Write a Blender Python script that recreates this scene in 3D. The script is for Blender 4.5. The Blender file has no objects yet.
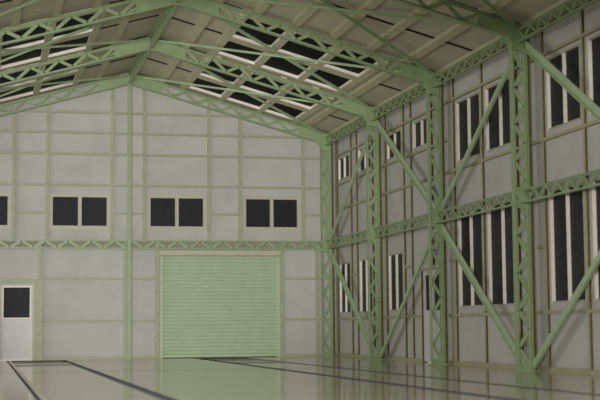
import bpy, bmesh, math
from mathutils import Vector, Matrix
SC = bpy.context.scene
COL = SC.collection
PI = math.pi

# ------------------------------------------------------------ dimensions (metres)
XW = 7.28                 # inner face of the side walls
XI, XO = 6.69, 7.05       # inner / outer flange of a column
YB = 0.35                 # inner face of the back wall
BAY = 6.0
PITCH = 0.282
def ztop(x): return 9.72 - PITCH * abs(x)      # top of truss = underside of purlins
def zbot(x): return 9.33 - PITCH * abs(x)      # underside of truss

# ------------------------------------------------------------ materials
def lin(c):
    return tuple(((v / 255) / 12.92 if v / 255 <= 0.04045 else ((v / 255 + 0.055) / 1.055) ** 2.4) for v in c) + (1,)
def material(name, rgb, rough=0.6, var=0.08, scale=3.0, rgb2=None, bump=0.0, bscale=40.0, spec=0.5, stretch=None, metallic=0.0):
    m = bpy.data.materials.new(name); m.use_nodes = True
    nt = m.node_tree; b = nt.nodes['Principled BSDF']
    b.inputs['Roughness'].default_value = rough
    b.inputs['Specular IOR Level'].default_value = spec
    b.inputs['Metallic'].default_value = metallic
    tc = nt.nodes.new('ShaderNodeTexCoord'); mp = nt.nodes.new('ShaderNodeMapping')
    nt.links.new(tc.outputs['Object'], mp.inputs['Vector'])
    if stretch: mp.inputs['Scale'].default_value = stretch
    n = nt.nodes.new('ShaderNodeTexNoise'); n.inputs['Scale'].default_value = scale; n.inputs['Detail'].default_value = 6
    nt.links.new(mp.outputs['Vector'], n.inputs['Vector'])
    r = nt.nodes.new('ShaderNodeValToRGB')
    a = lin(rgb); c2 = lin(rgb2) if rgb2 else tuple(v * (1 - 2.2 * var) for v in a[:3]) + (1,)
    r.color_ramp.elements[0].position = 0.3; r.color_ramp.elements[0].color = c2
    r.color_ramp.elements[1].position = 0.62; r.color_ramp.elements[1].color = a
    nt.links.new(n.outputs['Fac'], r.inputs['Fac']); nt.links.new(r.outputs['Color'], b.inputs['Base Color'])
    if bump:
        n2 = nt.nodes.new('ShaderNodeTexNoise'); n2.inputs['Scale'].default_value = bscale
        nt.links.new(tc.outputs['Object'], n2.inputs['Vector'])
        bp = nt.nodes.new('ShaderNodeBump'); bp.inputs['Strength'].default_value = bump; bp.inputs['Distance'].default_value = 0.01
        nt.links.new(n2.outputs['Fac'], bp.inputs['Height']); nt.links.new(bp.outputs['Normal'], b.inputs['Normal'])
    return m
M = dict(
    wall=material('wall board', (186, 185, 179), 0.7, 0.05, 1.2, bump=0.15, bscale=9),
    roof=material('roof board', (188, 184, 160), 0.7, 0.05, 1.0),
    purlin=material('purlin paint', (192, 186, 156), 0.6, 0.05, 2.0),
    green=material('green steel paint', (143, 164, 120), 0.42, 0.06, 4.0),
    truss=material('truss green paint', (143, 164, 120), 0.42, 0.07, 4.0),
    brace=material('green brace paint as lit', (164, 186, 146), 0.42, 0.05, 4.0),  # steel green made paler: light on the braces put into the colour
    pale=material('pale green stud', (160, 166, 134), 0.5, 0.06, 5.0),
    olive=material('olive side stud', (164, 164, 126), 0.5, 0.08, 5.0),
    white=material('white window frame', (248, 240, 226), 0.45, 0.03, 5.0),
    cream=material('cream back frame', (184, 181, 162), 0.5, 0.04, 5.0),
    doorw=material('white door board', (205, 204, 202), 0.5, 0.03, 3.0),
    shutter=material('green shutter', (172, 190, 160), 0.4, 0.03, 3.0),
    glass=material('dark window glass', (42, 43, 47), 0.5, 0.3, 14.0, bump=0.4, bscale=25, spec=0.15),
    sky=material('dark roof glass', (20, 20, 23), 0.6, 0.2, 6.0, spec=0.05),
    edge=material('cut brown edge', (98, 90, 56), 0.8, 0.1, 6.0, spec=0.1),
    band=material('grey wall band', (150, 147, 134), 0.7, 0.05, 4.0),
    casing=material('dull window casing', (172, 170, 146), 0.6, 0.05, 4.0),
    groove=material('dark groove side', (84, 80, 88), 0.6, 0.1, 6.0),
    seam=material('dark seam', (52, 46, 30), 0.8, 0.1, 6.0, spec=0.1),
    steel=material('groove steel', (150, 148, 166), 0.35, 0.1, 6.0),
    plate=material('olive floor plate', (104, 94, 58), 0.4, 0.1, 4.0),
    floor_reflection=material('grey floor reflection', (128, 132, 132), 0.3, 0.06, 4.0),  # bluish reflection on the floor, put into the colour
    floor=material('floor', (204, 196, 168), 0.12, 0.05, 0.9, bump=0.015, bscale=2.0, spec=0.55),
)

# ------------------------------------------------------------ mesh helpers
def add_box(bm, x0, x1, y0, y1, z0, z1):
    v = [bm.verts.new(p) for p in ((x0,y0,z0),(x1,y0,z0),(x1,y1,z0),(x0,y1,z0),(x0,y0,z1),(x1,y0,z1),(x1,y1,z1),(x0,y1,z1))]
    for f in ((0,3,2,1),(4,5,6,7),(0,1,5,4),(1,2,6,5),(2,3,7,6),(3,0,4,7)): bm.faces.new([v[i] for i in f])
def add_bar(bm, a, b, side, w, t, off=(0, 0)):
    """rectangular bar from a to b; w along `side`, t along the third axis; off shifts it along those two"""
    a, b = Vector(a), Vector(b); d = (b - a).normalized()
    s = Vector(side); s = (s - d * s.dot(d)).normalized(); n = d.cross(s)
    o = s * off[0] + n * off[1]
    q = [(-w/2,-t/2),(w/2,-t/2),(w/2,t/2),(-w/2,t/2)]
    va = [bm.verts.new(a + o + s*i + n*j) for i, j in q]; vb = [bm.verts.new(b + o + s*i + n*j) for i, j in q]
    bm.faces.new(va[::-1]); bm.faces.new(vb)
    for i in range(4): bm.faces.new((va[i], va[(i+1)%4], vb[(i+1)%4], vb[i]))
def add_prism(bm, pts, axis, c0, c1):
    def P(u, v, c): return (u, c, v) if axis == 'y' else ((c, u, v) if axis == 'x' else (u, v, c))
    a = [bm.verts.new(P(u, v, c0)) for u, v in pts]; b = [bm.verts.new(P(u, v, c1)) for u, v in pts]
    bm.faces.new(a); bm.faces.new(b[::-1])
    n = len(pts)
    for i in range(n): bm.faces.new((a[i], b[i], b[(i+1)%n], a[(i+1)%n]))
def add_tee(bm, a, b, inward, plane_n, plate, leg, th=0.022):
    """T section: plate (width along plane_n) on the line a-b, leg pointing `inward`"""
    add_bar(bm, a, b, plane_n, plate, th)
    i = Vector(inward).normalized()
    a2, b2 = Vector(a) + i * (leg/2 + th/2), Vector(b) + i * (leg/2 + th/2)
    add_bar(bm, a2, b2, plane_n, th * 1.3, leg)
def obj(name, bm, mat, parent=None, bevel=0.0):
    bmesh.ops.recalc_face_normals(bm, faces=bm.faces)
    me = bpy.data.meshes.new(name); bm.to_mesh(me); bm.free()
    o = bpy.data.objects.new(name, me); COL.objects.link(o)
    me.materials.append(M[mat] if isinstance(mat, str) else mat)
    if parent:
        o.parent = parent; o.matrix_parent_inverse = parent.matrix_world.inverted() if False else Matrix.Translation(-parent.location)
    if bevel:
        md = o.modifiers.new('bevel', 'BEVEL'); md.width = bevel; md.segments = 1; md.limit_method = 'ANGLE'
    return o
def origin(o, p):
    """move a mesh object's origin to p, geometry stays"""
    p = Vector(p); o.data.transform(Matrix.Translation(-p)); o.location = p
def thing(name, label, cat, loc, group=None):
    o = bpy.data.objects.new(name, None); COL.objects.link(o); o.location = loc; o.empty_display_size = 0.2
    o['label'] = label; o['category'] = cat
    if group: o['group'] = group
    return o
def tag(o, label, cat, group=None):
    o['label'] = label; o['category'] = cat
    if group: o['group'] = group
    return o
def struct_empty(name, loc, label=None, cat=None):
    o = bpy.data.objects.new(name, None); COL.objects.link(o); o.location = loc; o['kind'] = 'structure'; o.empty_display_size = 0.2
    if label: o['label'] = label; o['category'] = cat
    return o
def struct(name, bm, mat, parent=None, bevel=0.0, label=None, cat=None):
    o = obj(name, bm, mat, parent, bevel)
    if not parent: o['kind'] = 'structure'
    if label: o['label'] = label; o['category'] = cat
    return o
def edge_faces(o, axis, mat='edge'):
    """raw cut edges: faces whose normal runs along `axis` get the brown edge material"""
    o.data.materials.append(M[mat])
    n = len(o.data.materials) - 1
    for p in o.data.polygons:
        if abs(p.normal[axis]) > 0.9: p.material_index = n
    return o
def box_bm(*a):
    bm = bmesh.new(); add_box(bm, *a); return bm
def holes(u0, u1, v0, v1, hs):
    """cells of the rectangle that are not inside any hole"""
    us = sorted({u0, u1} | {h[i] for h in hs for i in (0, 1) if u0 < h[i] < u1})
    vs = sorted({v0, v1} | {h[i] for h in hs for i in (2, 3) if v0 < h[i] < v1})
    for i in range(len(us)-1):
        run = None
        for j in range(len(vs)-1):
            cu, cv = (us[i]+us[i+1])/2, (vs[j]+vs[j+1])/2
            solid = not any(h[0] < cu < h[1] and h[2] < cv < h[3] for h in hs)
            if solid: run = (run[0], vs[j+1]) if run else (vs[j], vs[j+1])
            if (not solid or j == len(vs)-2) and run:
                yield us[i], us[i+1], run[0], run[1]; run = None
            if not solid: run = None

TRIM = [0]
def trim(bm, mat, bevel=0.0):
    TRIM[0] += 1
    return struct('trim_%d' % TRIM[0], bm, mat, bevel=bevel)

# ------------------------------------------------------------ openings
back_wins = [(-5.9, -4.0), (-2.57, -0.70), (0.73, 2.61), (4.06, 5.94)]
BWZ = (4.47, 5.50)
DOORL = (-4.27, -3.14, 0.0, 2.54)
SHUT = (1.09, 5.27, 0.0, 3.50)
side_wins = []      # (ynear, yfar, z0, z1) on the right wall
for k in range(5):
    y = -BAY * k
    if k < 2:
        side_wins += [(y-1.72, y-0.25, 6.08, 6.87), (y-4.40, y-2.90, 6.08, 6.87), (y-1.72, y-0.25, 1.47, 3.20)]
        if k == 0: side_wins.append((y-4.40, y-2.90, 1.47, 3.20))
    else:
        side_wins += [(y-2.43, y-0.66, 5.26, 6.87), (y-4.70, y-2.83, 5.26, 6.87), (y-2.43, y-0.66, 1.48, 3.95), (y-4.70, y-2.83, 1.48, 3.95)]
DOORR = (-11.15, -9.45, 0.0, 2.62)

# ------------------------------------------------------------ floor with rail grooves
grooves = [(-4.04, -3.97), (-2.32, -2.10), (2.10, 2.36), (3.72, 3.92)]
YF, YN = 0.6, -52.0
bm = bmesh.new()
hs = [(a, b, YN + 0.1, -0.55) for a, b in grooves]
hs += [(-3.97, -2.32, -1.9, -0.55), (2.36, 3.72, -1.9, -0.55)]
hs += [(-XW-0.3, XW+0.3, -13.22, -13.10), (-XW-0.3, XW+0.3, -26.2, -26.17)]
for c in holes(-XW-0.3, XW+0.3, YN, YF, hs): add_box(bm, c[0], c[1], c[2], c[3], -0.05, 0.0)
fl = struct('floor', bm, 'floor', label='smooth beige glossy floor of the hall with two pairs of rail grooves', cat='floor')
struct('groove_bed', box_bm(-XW-0.3, XW+0.3, YN, YF, -0.16, -0.05), 'steel', fl)
edge_faces(fl, 1, 'seam'); edge_faces(fl, 0, 'groove')
struct('groove_lip', box_bm(-3.97, -3.89, YN, -0.55, 0.0, 0.006), 'white', fl)
for a, b in ((-3.88, -2.32), (2.36, 3.72)):
    struct('floor_strip', box_bm(a, b, -4.6, -1.9, 0.0, 0.004), 'plate', fl)
    struct('floor_strip', box_bm(a, b, -8.2, -5.8, 0.0, 0.004), 'floor_reflection', fl)  # thin strip painted as a bluish reflection between the grooves

# ------------------------------------------------------------ back wall
bm = bmesh.new()
hs = [(a, b, BWZ[0], BWZ[1]) for a, b in back_wins] + [DOORL, SHUT]
for c in holes(-XW, XW, 0.0, 7.74, hs): add_box(bm, c[0], c[1], YB, YB+0.16, c[2], c[3])
add_prism(bm, [(-XW, 7.74), (XW, 7.74), (0, 9.79)], 'y', YB, YB+0.16)
struct('wall_back', bm, 'wall', label='tall off-white gable wall at the far end of the hall', cat='wall')

def window(n, a0, a1, z0, z1, axis, face, sgn, frame_mat, mull=True, label=None):
    """two-light window; axis 'x' lies in the back wall (spans x), axis 'y' lies in a side wall"""
    fr, d, mh = (0.03, 0.07, 0.06) if axis == 'x' else (0.045, 0.055, 0.028)
    e = struct_empty('window_%d' % n, ((a0+a1)/2, face, z0) if axis == 'x' else (face, (a0+a1)/2, z0), label, 'window')
    def B(bm, u0, u1, w0, w1, d0, d1):
        lo, hi = sorted((face + sgn*d0, face + sgn*d1))
        if axis == 'x': add_box(bm, u0, u1, lo, hi, w0, w1)
        else: add_box(bm, lo, hi, u0, u1, w0, w1)
    bm = bmesh.new(); o0, o1 = -0.015, 0.10
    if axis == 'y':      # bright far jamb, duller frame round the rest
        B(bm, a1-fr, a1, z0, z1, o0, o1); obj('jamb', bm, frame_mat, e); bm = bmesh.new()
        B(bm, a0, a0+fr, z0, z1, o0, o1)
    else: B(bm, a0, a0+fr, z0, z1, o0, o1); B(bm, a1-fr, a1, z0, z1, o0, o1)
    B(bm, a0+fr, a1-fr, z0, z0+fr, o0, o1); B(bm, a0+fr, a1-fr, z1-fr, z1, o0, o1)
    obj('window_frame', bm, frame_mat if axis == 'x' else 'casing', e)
    m = (a0+a1)/2
    bm = bmesh.new(); B(bm, m-mh, m+mh, z0+fr, z1-fr, -0.01, 0.12); obj('mullion', bm, frame_mat, e)
    for u0, u1 in ((a0+fr, m-mh), (m+mh, a1-fr)):
        bm = bmesh.new(); B(bm, u0, u1, z0+fr, z1-fr, d, d+0.02); obj('pane', bm, 'glass', e)
    return e
WN = 0
wl = ['dark two-pane window of the back wall at the left edge of the photo', 'dark two-pane window of the back wall left of the central post',
      'dark two-pane window of the back wall just right of the central post', 'dark two-pane window of the back wall above right end of shutter']
for (a, b), L in zip(back_wins, wl):
    WN += 1; window(WN, a, b, *BWZ, 'x', YB, 1, 'cream', label=L)
    # flat cream casing round each window, up to the studs
    bm = bmesh.new()
    for c in holes(a-0.08, b+0.09, BWZ[0]-0.1, BWZ[1]+0.09, [(a, b, BWZ[0], BWZ[1])]): add_box(bm, c[0], c[1], YB-0.02, YB, c[2], c[3])
    trim(bm, 'cream')
# studs (upper part) and rails
for x in (-3.85, -2.73, -0.55, 0.55, 2.79, 3.88, 6.13, -6.1, 6.95, -6.95):
    trim(box_bm(x-0.06, x+0.06, YB-0.07, YB, 4.02, ztop(x)-0.1), 'pale')
def rail_spans(z, spans, mat='pale', h=0.07):
    for a, b in spans: edge_faces(trim(box_bm(a, b, YB-0.055, YB, z-h/2, z+h/2), mat), 2)
for z in (8.37, 7.67, 6.94, 5.88):
    w = min(XW-0.02, (9.72 - z)/PITCH - 0.2)
    rail_spans(z, [(-w, w)])
rail_spans(4.93, [(-3.79, -2.79), (-0.49, 0.49), (2.85, 3.82), (6.19, 6.89)])
rail_spans(2.70, [(-2.85, 0.95), (5.41, XW-.02)]); rail_spans(1.28, [(-2.85, 0.95), (5.41, XW-.02)])
rail_spans(0.045, [(-2.85, 0.95), (5.41, XW-.02)], h=0.09)
for x, z0, z1, w in ((-2.995, 0, 2.60, 0.28), (-2.97, 2.60, 4.02, 0.12), (-0.12, 0, 4.02, 0.10), (0.98, 0, 4.02, 0.14), (5.35, 0, 4.02, 0.12), (6.6, 0, 4.02, .1)):
    trim(box_bm(x-w/2, x+w/2, YB-0.10, YB, z0, z1), 'pale')
rail_spans(2.64, [(-7.2, -3.09)], h=0.14)
trim(box_bm(-XW, XW, YB-0.03, YB, 3.74, 4.0), 'band')

# ------------------------------------------------------------ doors
def leaf_door(n, label, build):
    e = struct_empty('door_%d' % n, (0, 0, 0), label, 'door'); build(e); return e
e = struct_empty('door_1', (3.18, YB, 0), 'large pale green slatted roller shutter in the back wall', 'door')
bm = bmesh.new(); N = 27; z0, z1 = 0.10, 3.50; p = (z1-z0)/N
prof = []
for i in range(N):
    a = z0 + i*p; prof += [(YB+0.085, a), (YB+0.085, a+p*0.14), (YB+0.058, a+p*0.30), (YB+0.052, a+p*0.6), (YB+0.058, a+p*0.9)]
prof += [(YB+0.085, z1), (YB+0.12, z1), (YB+0.12, z0)]
add_prism(bm, prof, 'x', 1.09, 5.27)
obj('shutter_curtain', bm, 'shutter', e)
for a, b in ((1.09, 1.20), (5.16, 5.27)): obj('guide_rail', box_bm(a, b, YB, YB+0.05, 0, 3.5), 'shutter', e, 0.01)
obj('bottom_bar', box_bm(1.20, 5.16, YB+0.03, YB+0.12, 0.02, 0.10), 'shutter', e, 0.01)
obj('rubber_seal', box_bm(1.20, 5.16, YB+0.05, YB+0.1, 0.0, 0.02), 'seam', e)
obj('roller_box', box_bm(1.05, 5.31, YB-0.14, YB, 3.50, 3.69), 'cream', e, 0.02)
obj('lintel_strip', box_bm(1.05, 5.31, YB-0.16, YB-0.005, 3.475, 3.50), 'olive', e)
e = struct_empty('door_2', (-3.66, YB, 0), 'white hinged door with dark upper window at left edge of the back wall', 'door')
bm = bmesh.new()
for c in holes(-4.22, -3.19, 0.02, 2.49, [(-4.13, -3.27, 1.41, 2.42)]): add_box(bm, c[0], c[1], YB+0.03, YB+0.08, c[2], c[3])
obj('door_leaf', bm, 'doorw', e)
obj('window_pane', box_bm(-4.13, -3.27, YB+0.05, YB+0.07, 1.41, 2.42), 'glass', e)
bm = bmesh.new()
for c in holes(-4.16, -3.24, 1.38, 2.45, [(-4.13, -3.27, 1.41, 2.42)]): add_box(bm, c[0], c[1], YB+0.012, YB+0.03, c[2], c[3])
obj('window_bead', bm, 'white', e)
bm = bmesh.new(); add_box(bm, -4.27, -4.22, YB-0.02, YB+0.1, 0, 2.54); add_box(bm, -3.19, -3.14, YB-0.02, YB+0.1, 0, 2.54); add_box(bm, -4.22, -3.19, YB-0.02, YB+0.1, 2.49, 2.54)
obj('door_frame', bm, 'cream', e)
# double door in the right wall beside the third column
e = struct_empty('door_3', (XW, -10.3, 0), 'white double door with dark windows in right wall behind third column', 'door')
y0, y1 = DOORR[0], DOORR[1]; ym = (y0+y1)/2
for a, b in ((y0+0.06, ym-0.005), (ym+0.005, y1-0.06)):
    bm = bmesh.new(); w = (a+0.12, b-0.10, 1.45, 2.42)
    for c in holes(a, b, 0.02, 2.56, [w]): add_box(bm, XW+0.02, XW+0.09, c[0], c[1], c[2], c[3])
    lf = obj('door_leaf', bm, 'doorw', e)
    obj('pane', box_bm(XW+0.07, XW+0.085, w[0], w[1], w[2], w[3]), 'glass', lf)
bm = bmesh.new(); add_box(bm, XW-0.03, XW+0.1, y0, y0+0.06, 0, 2.62); add_box(bm, XW-0.03, XW+0.1, y1-0.06, y1, 0, 2.62); add_box(bm, XW-0.03, XW+0.1, y0+0.06, y1-0.06, 2.56, 2.62)
edge_faces(obj('door_frame', bm, 'olive', e), 1)

# ------------------------------------------------------------ side walls
def zw(x): return ztop(x) + 0.1
bm = bmesh.new()
for c in holes(-30.0, YB+0.16, 0.0, 7.76, [(w[0], w[1], w[2], w[3]) for w in side_wins] + [DOORR]): add_box(bm, XW, XW+0.16, c[0], c[1], c[2], c[3])
struct('wall_right', bm, 'wall', label='long off-white side wall on the right behind the lattice columns', cat='wall')
bayn = ['the bay nearest the back corner', 'the bay between second and third columns', 'the bay between third and nearest columns', 'the bay in front of the nearest column', 'the front bay']
for w in side_wins:
    WN += 1
    k = min(4, int(-w[1] // BAY)); up = w[2] > 4; far = (w[1] + BAY*k) > -2
    L = 'white-framed %s window, %s one, in right wall in %s' % ('upper' if up else 'lower', 'farther' if far else 'nearer', bayn[k])
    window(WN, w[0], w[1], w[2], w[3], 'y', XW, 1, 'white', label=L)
def srail(y0, y1, z, h=0.075, d=0.055, side=1):
    edge_faces(trim(box_bm(XW-d, XW, y0, y1, z-h/2, z+h/2) if side > 0 else box_bm(-XW, -XW+d, y0, y1, z-h/2, z+h/2), 'olive'), 2)
for k in range(5):
    y = -BAY*k
    st = (-0.10, -1.98, -2.70, -4.60, -5.30) if k < 2 else (-0.46, -2.60, -4.86, -5.60)
    for s in st:
        z0 = 0.0
        if k == 1 and s == -4.60: z0 = 2.68
        edge_faces(trim(box_bm(XW-0.05, XW, y+s-0.05, y+s+0.05, z0, 7.76), 'olive'), 1)
    y1, y2 = y-BAY, y
    for z in (6.98, 5.09) + ((5.96,) if k < 2 else ()): srail(y1, y2, z)
    sp = [(y1, y2)] if k != 1 else [(DOORR[1], y2), (y1, DOORR[0])]
    for a, b in sp: srail(a, b, 1.29); srail(a, b, 0.05, 0.10)
    srail(y+st[0], y+0.0, 2.74)
    if k < 2: srail(y+st[2], y+st[1], 2.74)
    srail(y1, y2, 7.68, 0.10)

# ------------------------------------------------------------ roof (ceiling) with skylight openings
SKX = [(1.95, 3.05), (3.25, 4.40), (4.58, 5.63)]
def sky_y(k): y = -BAY*k; return [(y-2.42, y-0.60), (y-5.40, y-3.02)]
PH = 0.10     # purlin depth: roof board sits this much above the truss
def slope_box(bm, s, x0, x1, y0, y1, h0, h1):
    v = [(s*x0, ztop(x0)+h0), (s*x1, ztop(x1)+h0), (s*x1, ztop(x1)+h1), (s*x0, ztop(x0)+h1)]
    add_prism(bm, v, 'y', y0, y1)
bm = bmesh.new()
hs = [(x0, x1, a, b) for k in (0, 1) for (a, b) in sky_y(k) for (x0, x1) in SKX]
for s in (1, -1):
    for c in holes(0.0, XW+0.3, -30.1, YB+0.3, hs): slope_box(bm, s, c[0], c[1], c[2], c[3], PH, PH+0.08)
ceil = struct('ceiling', bm, 'roof', label='pitched roof underside of pale boards seen between the green trusses', cat='ceiling')
PX = [1.07, 2.07, 3.08, 4.09, 5.10, 6.13, 7.12]
for k in range(5):
    y1, y2 = -BAY*(k+1), (-BAY*k if k else YB)
    for s in (1, -1):
        reg = [(x-0.10, x+0.10) for x in PX]
        skb = [(0.97, 1.17), (1.75, 1.95), (3.05, 3.25), (4.40, 4.58), (5.63, 5.82), (6.03, 6.23), (7.02, 7.22)]
        for lst, ya, yb in ([(reg, y1, y2)] if k >= 2 else [(skb, y1+0.6, y2), (reg, y1, y1+0.6)]):
            for a, b in lst:
                bm = bmesh.new(); slope_box(bm, s, a, b, ya, yb, 0.004, PH); trim(bm, 'purlin')
        if k < 2:
            (a0, b0), (a1, b1) = sky_y(k)
            for ya, yb in ((b0, b0+0.30), (b1, a0), (a1-0.30, a1)):
                for u in range(3):
                    bm = bmesh.new(); slope_box(bm, s, SKX[u][0], SKX[u][1], ya, yb, 0.012, PH); trim(bm, 'purlin')
        # board joints
        spans = [(0.05, .97)] + [((PX[i]+.1), PX[i+1]-.1) for i in range(6)] if k >= 2 else [(0.05, .97), (1.17, 1.75), (6.23, 7.02)]
        for yj in (-BAY*k-2.68, -BAY*k-5.78):
            for a, b in spans:
                bm = bmesh.new(); slope_box(bm, s, a+0.03, b-0.03, yj-0.06, yj+0.06, PH-0.02, PH); obj('board_joint', bm, 'seam', ceil)
for k in (0, 1):
    for si, s in enumerate((1, -1)):
        for ri, (a, b) in enumerate(sky_y(k)):
            for u, (x0, x1) in enumerate(SKX):
                WN += 1
                L = 'dark roof skylight on the %s slope, %s row of %s, %s' % (('right', 'left')[si], ('farther', 'nearer')[ri], ('the back bay', 'the second bay from the back')[k], ('nearest the ridge', 'middle one', 'nearest the eave')[u])
                e = struct_empty('window_%d' % WN, (s*(x0+x1)/2, (a+b)/2, ztop((x0+x1)/2)), L, 'skylight')
                bm = bmesh.new()
                slope_box(bm, s, x0, x1, b-0.03, b, 0.0, PH+0.02); slope_box(bm, s, x0, x1, a, a+0.02, PH-.02, PH+0.02)
                slope_box(bm, s, x0, x0+0.012, a+.02, b-.03, 0.02, PH+0.02); slope_box(bm, s, x1-0.012, x1, a+.02, b-.03, 0.02, PH+0.02)
                obj('window_frame', bm, 'white', e)
                bm = bmesh.new(); slope_box(bm, s, x0+.012, x1-.012, a+.02, b-.03, PH-0.01, PH+0.02); obj('pane', bm, 'sky', e)

# front gable above the open end (out of the picture, shades the roof near the camera)
bm = bmesh.new()
add_box(bm, -XW-.16, XW+.16, -30.16, -30.0, 5.6, 7.74); add_prism(bm, [(-XW, 7.74), (XW, 7.74), (0, 9.79)], 'y', -30.16, -30.0)
struct('wall_front', bm, 'wall')

# ------------------------------------------------------------ lattice steelwork
def lacing(parent, a0, a1, b0, b1, n, plane_n, w=0.07, t=0.03, mat='green', start=0):
    """zigzag bars between the line a0-a1 and the line b0-b1 (n bars), each its own part"""
    a0, a1, b0, b1 = map(Vector, (a0, a1, b0, b1))
    for i in range(n):
        u0, u1 = i/n, (i+1)/n
        if (i + start) % 2 == 0: p, q = a0.lerp(a1, u0), b0.lerp(b1, u1)
        else: p, q = b0.lerp(b1, u0), a0.lerp(a1, u1)
        bm = bmesh.new(); add_bar(bm, p, q, plane_n, t, w); obj('lacing_bar', bm, mat, parent)
def column(s, k, label):
    y = -BAY*k
    e = thing('lattice_column', label, 'column', (s*(XI+XO)/2, y, 0), 'green lattice columns along the side walls')
    N = (0, 1, 0)
    bm = bmesh.new(); add_tee(bm, (s*(XI+0.011), y, 0.03), (s*(XI+0.011), y, 7.6), (s, 0, 0), N, 0.20, 0.03); obj('inner_flange', bm, 'green', e)
    bm = bmesh.new(); add_tee(bm, (s*(XO-0.011), y, 0.03), (s*(XO-0.011), y, 7.70), (-s, 0, 0), N, 0.20, 0.055); obj('outer_flange', bm, 'green', e)
    lacing(e, (s*(XO-0.05), y, 0.10), (s*(XO-0.05), y, 7.15), (s*(XI+0.05), y, 0.10), (s*(XI+0.05), y, 7.15), 17, N, w=0.08, t=0.035)
    bm = bmesh.new()
    add_box(bm, *sorted((s*(XI-0.03), s*(XO+0.03))), y-0.13, y+0.13, 0, 0.03)
    obj('base_plate', bm, 'green', e)
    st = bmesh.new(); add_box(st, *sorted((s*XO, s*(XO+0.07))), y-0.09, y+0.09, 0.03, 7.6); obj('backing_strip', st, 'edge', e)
    add = bmesh.new(); add_box(add, *sorted((s*(XI+0.02), s*(XO-0.02))), y-0.014, y+0.014, 0.03, 0.16); obj('foot_plate', add, 'green', e)
    add = bmesh.new(); add_box(add, *sorted((s*(XI+0.02), s*(XO-0.02))), y-0.014, y+0.014, 3.62, 4.08); obj('splice_plate', add, 'green', e)
    return e
ordn = ['farthest', 'second', 'third', 'nearest', 'out-of-frame front']
collab = ['green lattice column standing in the back right corner, farthest one', 'green lattice column on right wall, second from the back corner',
          'green lattice column on right wall, third from the back corner', 'large green lattice column on right wall, nearest to the viewer',
          'green lattice column on right wall beyond the right edge of view']
for k in range(5):
    column(1, k, collab[k])
    column(-1, k, collab[k].replace('right', 'left', 1).replace('right edge', 'left edge'))
def truss(k, label):
    y = -BAY*k; N = (0, 1, 0); G0, G1 = 1.07, 5.98
    e = thing('roof_truss', label, 'truss', (0, y, zbot(0)), 'green lattice roof trusses')
    for s in (1, -1):
        P = lambda x, z: (s*x, y, z)
        bm = bmesh.new(); add_tee(bm, P(0, ztop(0)-0.011), P(XO+.05, ztop(XO+.05)-0.011), (0, 0, -1), N, 0.15, 0.045); obj('top_chord', bm, 'truss', e)
        bm = bmesh.new(); add_tee(bm, P(0, zbot(0)+0.011), P(XI-0.05, zbot(XI-0.05)+0.011), (0, 0, 1), N, 0.17, 0.045); obj('bottom_chord', bm, 'truss', e)
        lacing(e, P(G0, ztop(G0)-0.05), P(G1, ztop(G1)-0.05), P(G0, zbot(G0)+0.05), P(G1, zbot(G1)+0.05), 12, N, w=0.09, t=0.035, mat='truss')
        bm = bmesh.new()
        add_prism(bm, [P(x, z)[::2] for x, z in ((0, ztop(0)-.03), (G0, ztop(G0)-.03), (G0, zbot(G0)+.03), (0, zbot(0)+.03))], 'y', y-0.035, y+0.035)
        obj('ridge_gusset', bm, 'truss', e)
        bm = bmesh.new()
        pts = [(G1-.05, ztop(G1)-.03), (XO-.03, ztop(XO)-.04), (XO-.03, 7.10), (XI+.24, 7.16), (XI+.03, 7.20), (XI-.02, 7.36), (XI-.14, 7.52), (6.3, zbot(6.3)+.0), (G1-.05, zbot(G1)+.03)]
        add_prism(bm, [P(*q)[::2] for q in pts], 'y', y-0.04, y+0.04); obj('haunch_plate', bm, 'truss', e)
tl = ['green lattice roof truss against the back gable wall, farthest one', 'green lattice roof truss, second from the back wall', 'green lattice roof truss, third from the back wall',
      'green lattice roof truss at the top right, nearest to the viewer', 'green lattice roof truss above the top edge of view']
for k in range(5): truss(k, tl[k])

def girder(name, label, cat, a, b, depth, n, group, inset=0.04, mat='green', w=0.10, start=0, lw=0.055):
    """lattice girder with horizontal chords; a, b = ends of the bottom chord"""
    a, b = Vector(a), Vector(b); d = (b-a).normalized(); N = d.cross(Vector((0, 0, 1)))
    e = thing(name, label, cat, a, group); up = Vector((0, 0, depth))
    bm = bmesh.new(); add_tee(bm, a+Vector((0,0,.011)), b+Vector((0,0,.011)), (0,0,1), N, w, 0.03); obj('bottom_chord', bm, mat, e)
    bm = bmesh.new(); add_tee(bm, a+up-Vector((0,0,.011)), b+up-Vector((0,0,.011)), (0,0,-1), N, w, 0.03); obj('top_chord', bm, mat, e)
    i = d*inset
    lacing(e, a+i+up-Vector((0,0,.03)), b-i+up-Vector((0,0,.03)), a+i+Vector((0,0,.03)), b-i+Vector((0,0,.03)), n, N, w=lw, t=0.03, mat=mat, start=start)
XG = 6.86
bays = ['between the corner column and the second column', 'between the second and third columns', 'between the third and nearest columns', 'in front of the nearest column']
for k in range(4):
    y0, y1 = -BAY*k-0.12, -BAY*(k+1)+0.12
    girder('wall_girder', 'green zigzag lattice girder halfway up right wall, %s' % bays[k], 'girder', (XG, y0, 3.70), (XG, y1, 3.70), 0.32, 18, 'lattice girders halfway up the right wall')
    girder('eave_girder', 'green zigzag lattice girder under the right eave, %s' % bays[k], 'girder', (XG, y0, 7.33), (XG, y1, 7.33), 0.31, 18, 'lattice girders under the right eave')
    rl = ['behind the second truss', 'between the second and third trusses', 'between the third truss and the top edge', 'beyond the top edge of view'][k]
    girder('ridge_girder', 'green lattice girder along the roof ridge, %s' % rl, 'girder', (0, y0+.08, zbot(0)+0.02), (0, y1-.08, zbot(0)+0.02), 0.35, 18, 'ridge lattice girders', mat='truss', w=0.12)
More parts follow.
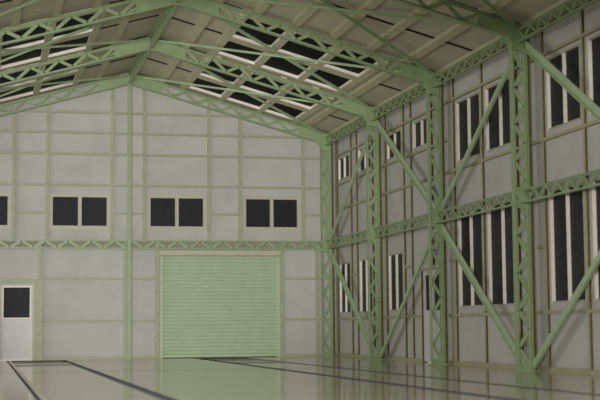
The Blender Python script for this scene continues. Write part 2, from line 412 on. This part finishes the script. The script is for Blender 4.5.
for k in range(4):
    y0, y1 = -BAY*k-0.12, -BAY*(k+1)+0.12
    girder('eave_girder', 'green zigzag lattice girder under the left eave, bay %s from the back' % ('first', 'second', 'third', 'fourth')[k], 'girder', (-XG, y0, 7.33), (-XG, y1, 7.33), 0.31, 18, 'lattice girders under the left eave')
girder('cross_girder', 'green lattice girder across back wall, left of the central post', 'girder', (-XI, 0, 3.69), (-0.07, 0, 3.69), 0.31, 17, 'lattice girders across the back wall', w=0.12, lw=0.085)
girder('cross_girder', 'green lattice girder across back wall above the shutter, right of post', 'girder', (0.07, 0, 3.69), (XI, 0, 3.69), 0.31, 17, 'lattice girders across the back wall', w=0.12, lw=0.085)
bm = bmesh.new(); add_box(bm, -0.065, 0.065, -0.04, -0.018, 0, 9.40); add_box(bm, -0.015, 0.015, -0.018, 0.05, 0, 9.40); add_box(bm, -0.065, 0.065, 0.05, 0.07, 0, 9.40)
o = obj('wall_post', bm, 'green'); origin(o, (0, 0, 0)); tag(o, 'slim green central post in front of the back wall, floor to ridge', 'post')

# ------------------------------------------------------------ diagonal braces on the right wall
def brace(name, label, cat, a, b, plate_side, w, leg, group, mat='brace'):
    a, b = Vector(a), Vector(b); bm = bmesh.new()
    d = (b-a).normalized(); X = Vector(plate_side); n = d.cross(X).normalized()
    add_bar(bm, a, b, n, w, 0.022)                     # flat plate, broad face towards plate_side
    add_bar(bm, a + n*(w/2-.011) + X*leg/2, b + n*(w/2-.011) + X*leg/2, n, 0.022, leg)
    o = obj(name, bm, mat); origin(o, a); tag(o, label, cat, group); return o
XB = 6.97
U = [((0, 4.05), (-6, 7.30)), ((-6, 7.30), (-12, 4.05)), ((-12, 4.05), (-18, 7.30)), ((-18, 7.30), (-24, 4.05))]
Lw = [((0, 3.66), (-6, 0.05)), ((-6, 0.05), (-12, 3.66)), ((-12, 3.66), (-18, 0.05)), ((-18, 0.05), (-24, 3.66))]
def shrink(p, q, g=0.26):
    (a, za), (b, zb) = p, q; t = g/abs(b-a); return (a+(b-a)*t, za+(zb-za)*t*.4), (b-(b-a)*t, zb-(zb-za)*t*.4)
ul = ['slanting green brace rising from girder at corner column to top of second column', 'slanting green brace falling from top of second column to girder at third column',
      'slanting green brace rising from girder at third column to top of nearest column', 'wide slanting green brace falling from top of nearest column to right edge']
ll = ['slanting green brace from girder at corner column down to foot of second column', 'slanting green brace from foot of second column up to girder at third column',
      'slanting green brace from girder at third column down to foot of nearest column', 'slanting green brace rising from foot of nearest column to right edge']
for (p, q), L in list(zip(U, ul)) + list(zip(Lw, ll)):
    p, q = shrink(p, q)
    brace('wall_brace', L, 'brace', (XB, p[0], p[1]), (XB, q[0], q[1]), (-1, 0, 0), 0.20, 0.06, 'diagonal braces on the right wall')
# ------------------------------------------------------------ crossing braces under the roof
pn = ['farthest', 'second', 'third', 'nearest', 'front']
for k in range(4):
    for s, sn in ((1, 'right'), (-1, 'left')):
        for fl_, (ya, yb) in enumerate(((-BAY*k, -BAY*(k+1)), (-BAY*(k+1), -BAY*k))):
            ka, kb = (k, k+1) if fl_ == 0 else (k+1, k)
            L = 'thin green roof brace from ridge of %s truss to %s eave of %s truss' % (pn[ka], sn, pn[kb])
            dz = 0.0 if fl_ == 0 else 0.02
            d = -0.14 if yb < ya else 0.14
            brace('roof_brace', L, 'brace', (s*0.06, ya+d, 9.62+dz), (s*6.75, yb-d, 7.74+dz), (0, 0, -1), 0.075, 0.05, 'crossing braces under the roof')

# ------------------------------------------------------------ camera
f, yaw, pitch, roll = 1385.55, 0.2252, 0.0918, -0.0087
cp, sp, cy, sy = math.cos(pitch), math.sin(pitch), math.cos(yaw), math.sin(yaw)
F = Vector((sy*cp, cy*cp, sp)); R0 = Vector((cy, -sy, 0)); U0 = R0.cross(F)
c, s = math.cos(roll), math.sin(roll); R = c*R0 + s*U0; Uv = -s*R0 + c*U0
cam = bpy.data.cameras.new('camera'); co = bpy.data.objects.new('camera', cam); COL.objects.link(co)
mw = Matrix((R, Uv, -F)).transposed().to_4x4(); mw.translation = Vector((-4.8053, -46.894, 1.0022)); co.matrix_world = mw
cam.sensor_width = 36; cam.lens = f*36/600; cam.clip_end = 300
cam.dof.use_dof = True; cam.dof.focus_distance = 41; cam.dof.aperture_fstop = 0.95; cam.dof.aperture_blades = 0
SC.camera = co

# ------------------------------------------------------------ light: even sky plus added, unseen lamps
w = bpy.data.worlds.new('world'); SC.world = w; w.use_nodes = True
bg = w.node_tree.nodes['Background']; bg.inputs['Color'].default_value = (1.0, 0.985, 0.955, 1); bg.inputs['Strength'].default_value = 0.52
def area(name, loc, target, sx, sz, power, color):
    l = bpy.data.lights.new(name, 'AREA'); l.shape = 'RECTANGLE'; l.size = sx; l.size_y = sz; l.energy = power; l.color = color
    o = bpy.data.objects.new(name, l); COL.objects.link(o); o.location = loc
    o.rotation_euler = (Vector(target)-Vector(loc)).to_track_quat('-Z', 'Y').to_euler(); return o
area('front_fill', (-12.0, -56, 2.0), (2.5, -6, 4), 4.0, 2.2, 6500, (1.0, 0.97, 0.93))  # unseen lamp added outside the open front
area('side_fill', (-19, -6, 3.5), (7, -13, 3.2), 10.0, 4.0, 700, (1.0, 0.98, 0.94))  # unseen soft light added beyond the open left side
l = bpy.data.lights.new('fill_spot', 'SPOT'); l.energy = 29000; l.color = (1.0, 0.975, 0.94); l.spot_size = math.radians(22); l.spot_blend = 0.75; l.shadow_soft_size = 0.5  # unseen spot added beside the camera to brighten the back half
o = bpy.data.objects.new('fill_spot', l); COL.objects.link(o); o.location = (-5.6, -49, 1.4)
o.rotation_euler = (Vector((1.2, 0, 5.6))-Vector(o.location)).to_track_quat('-Z', 'Y').to_euler()
SC.view_settings.view_transform = 'Standard'; SC.view_settings.look = 'None'; SC.view_settings.gamma = 1; SC.view_settings.use_curve_mapping = False
SC.view_settings.exposure = 0.08
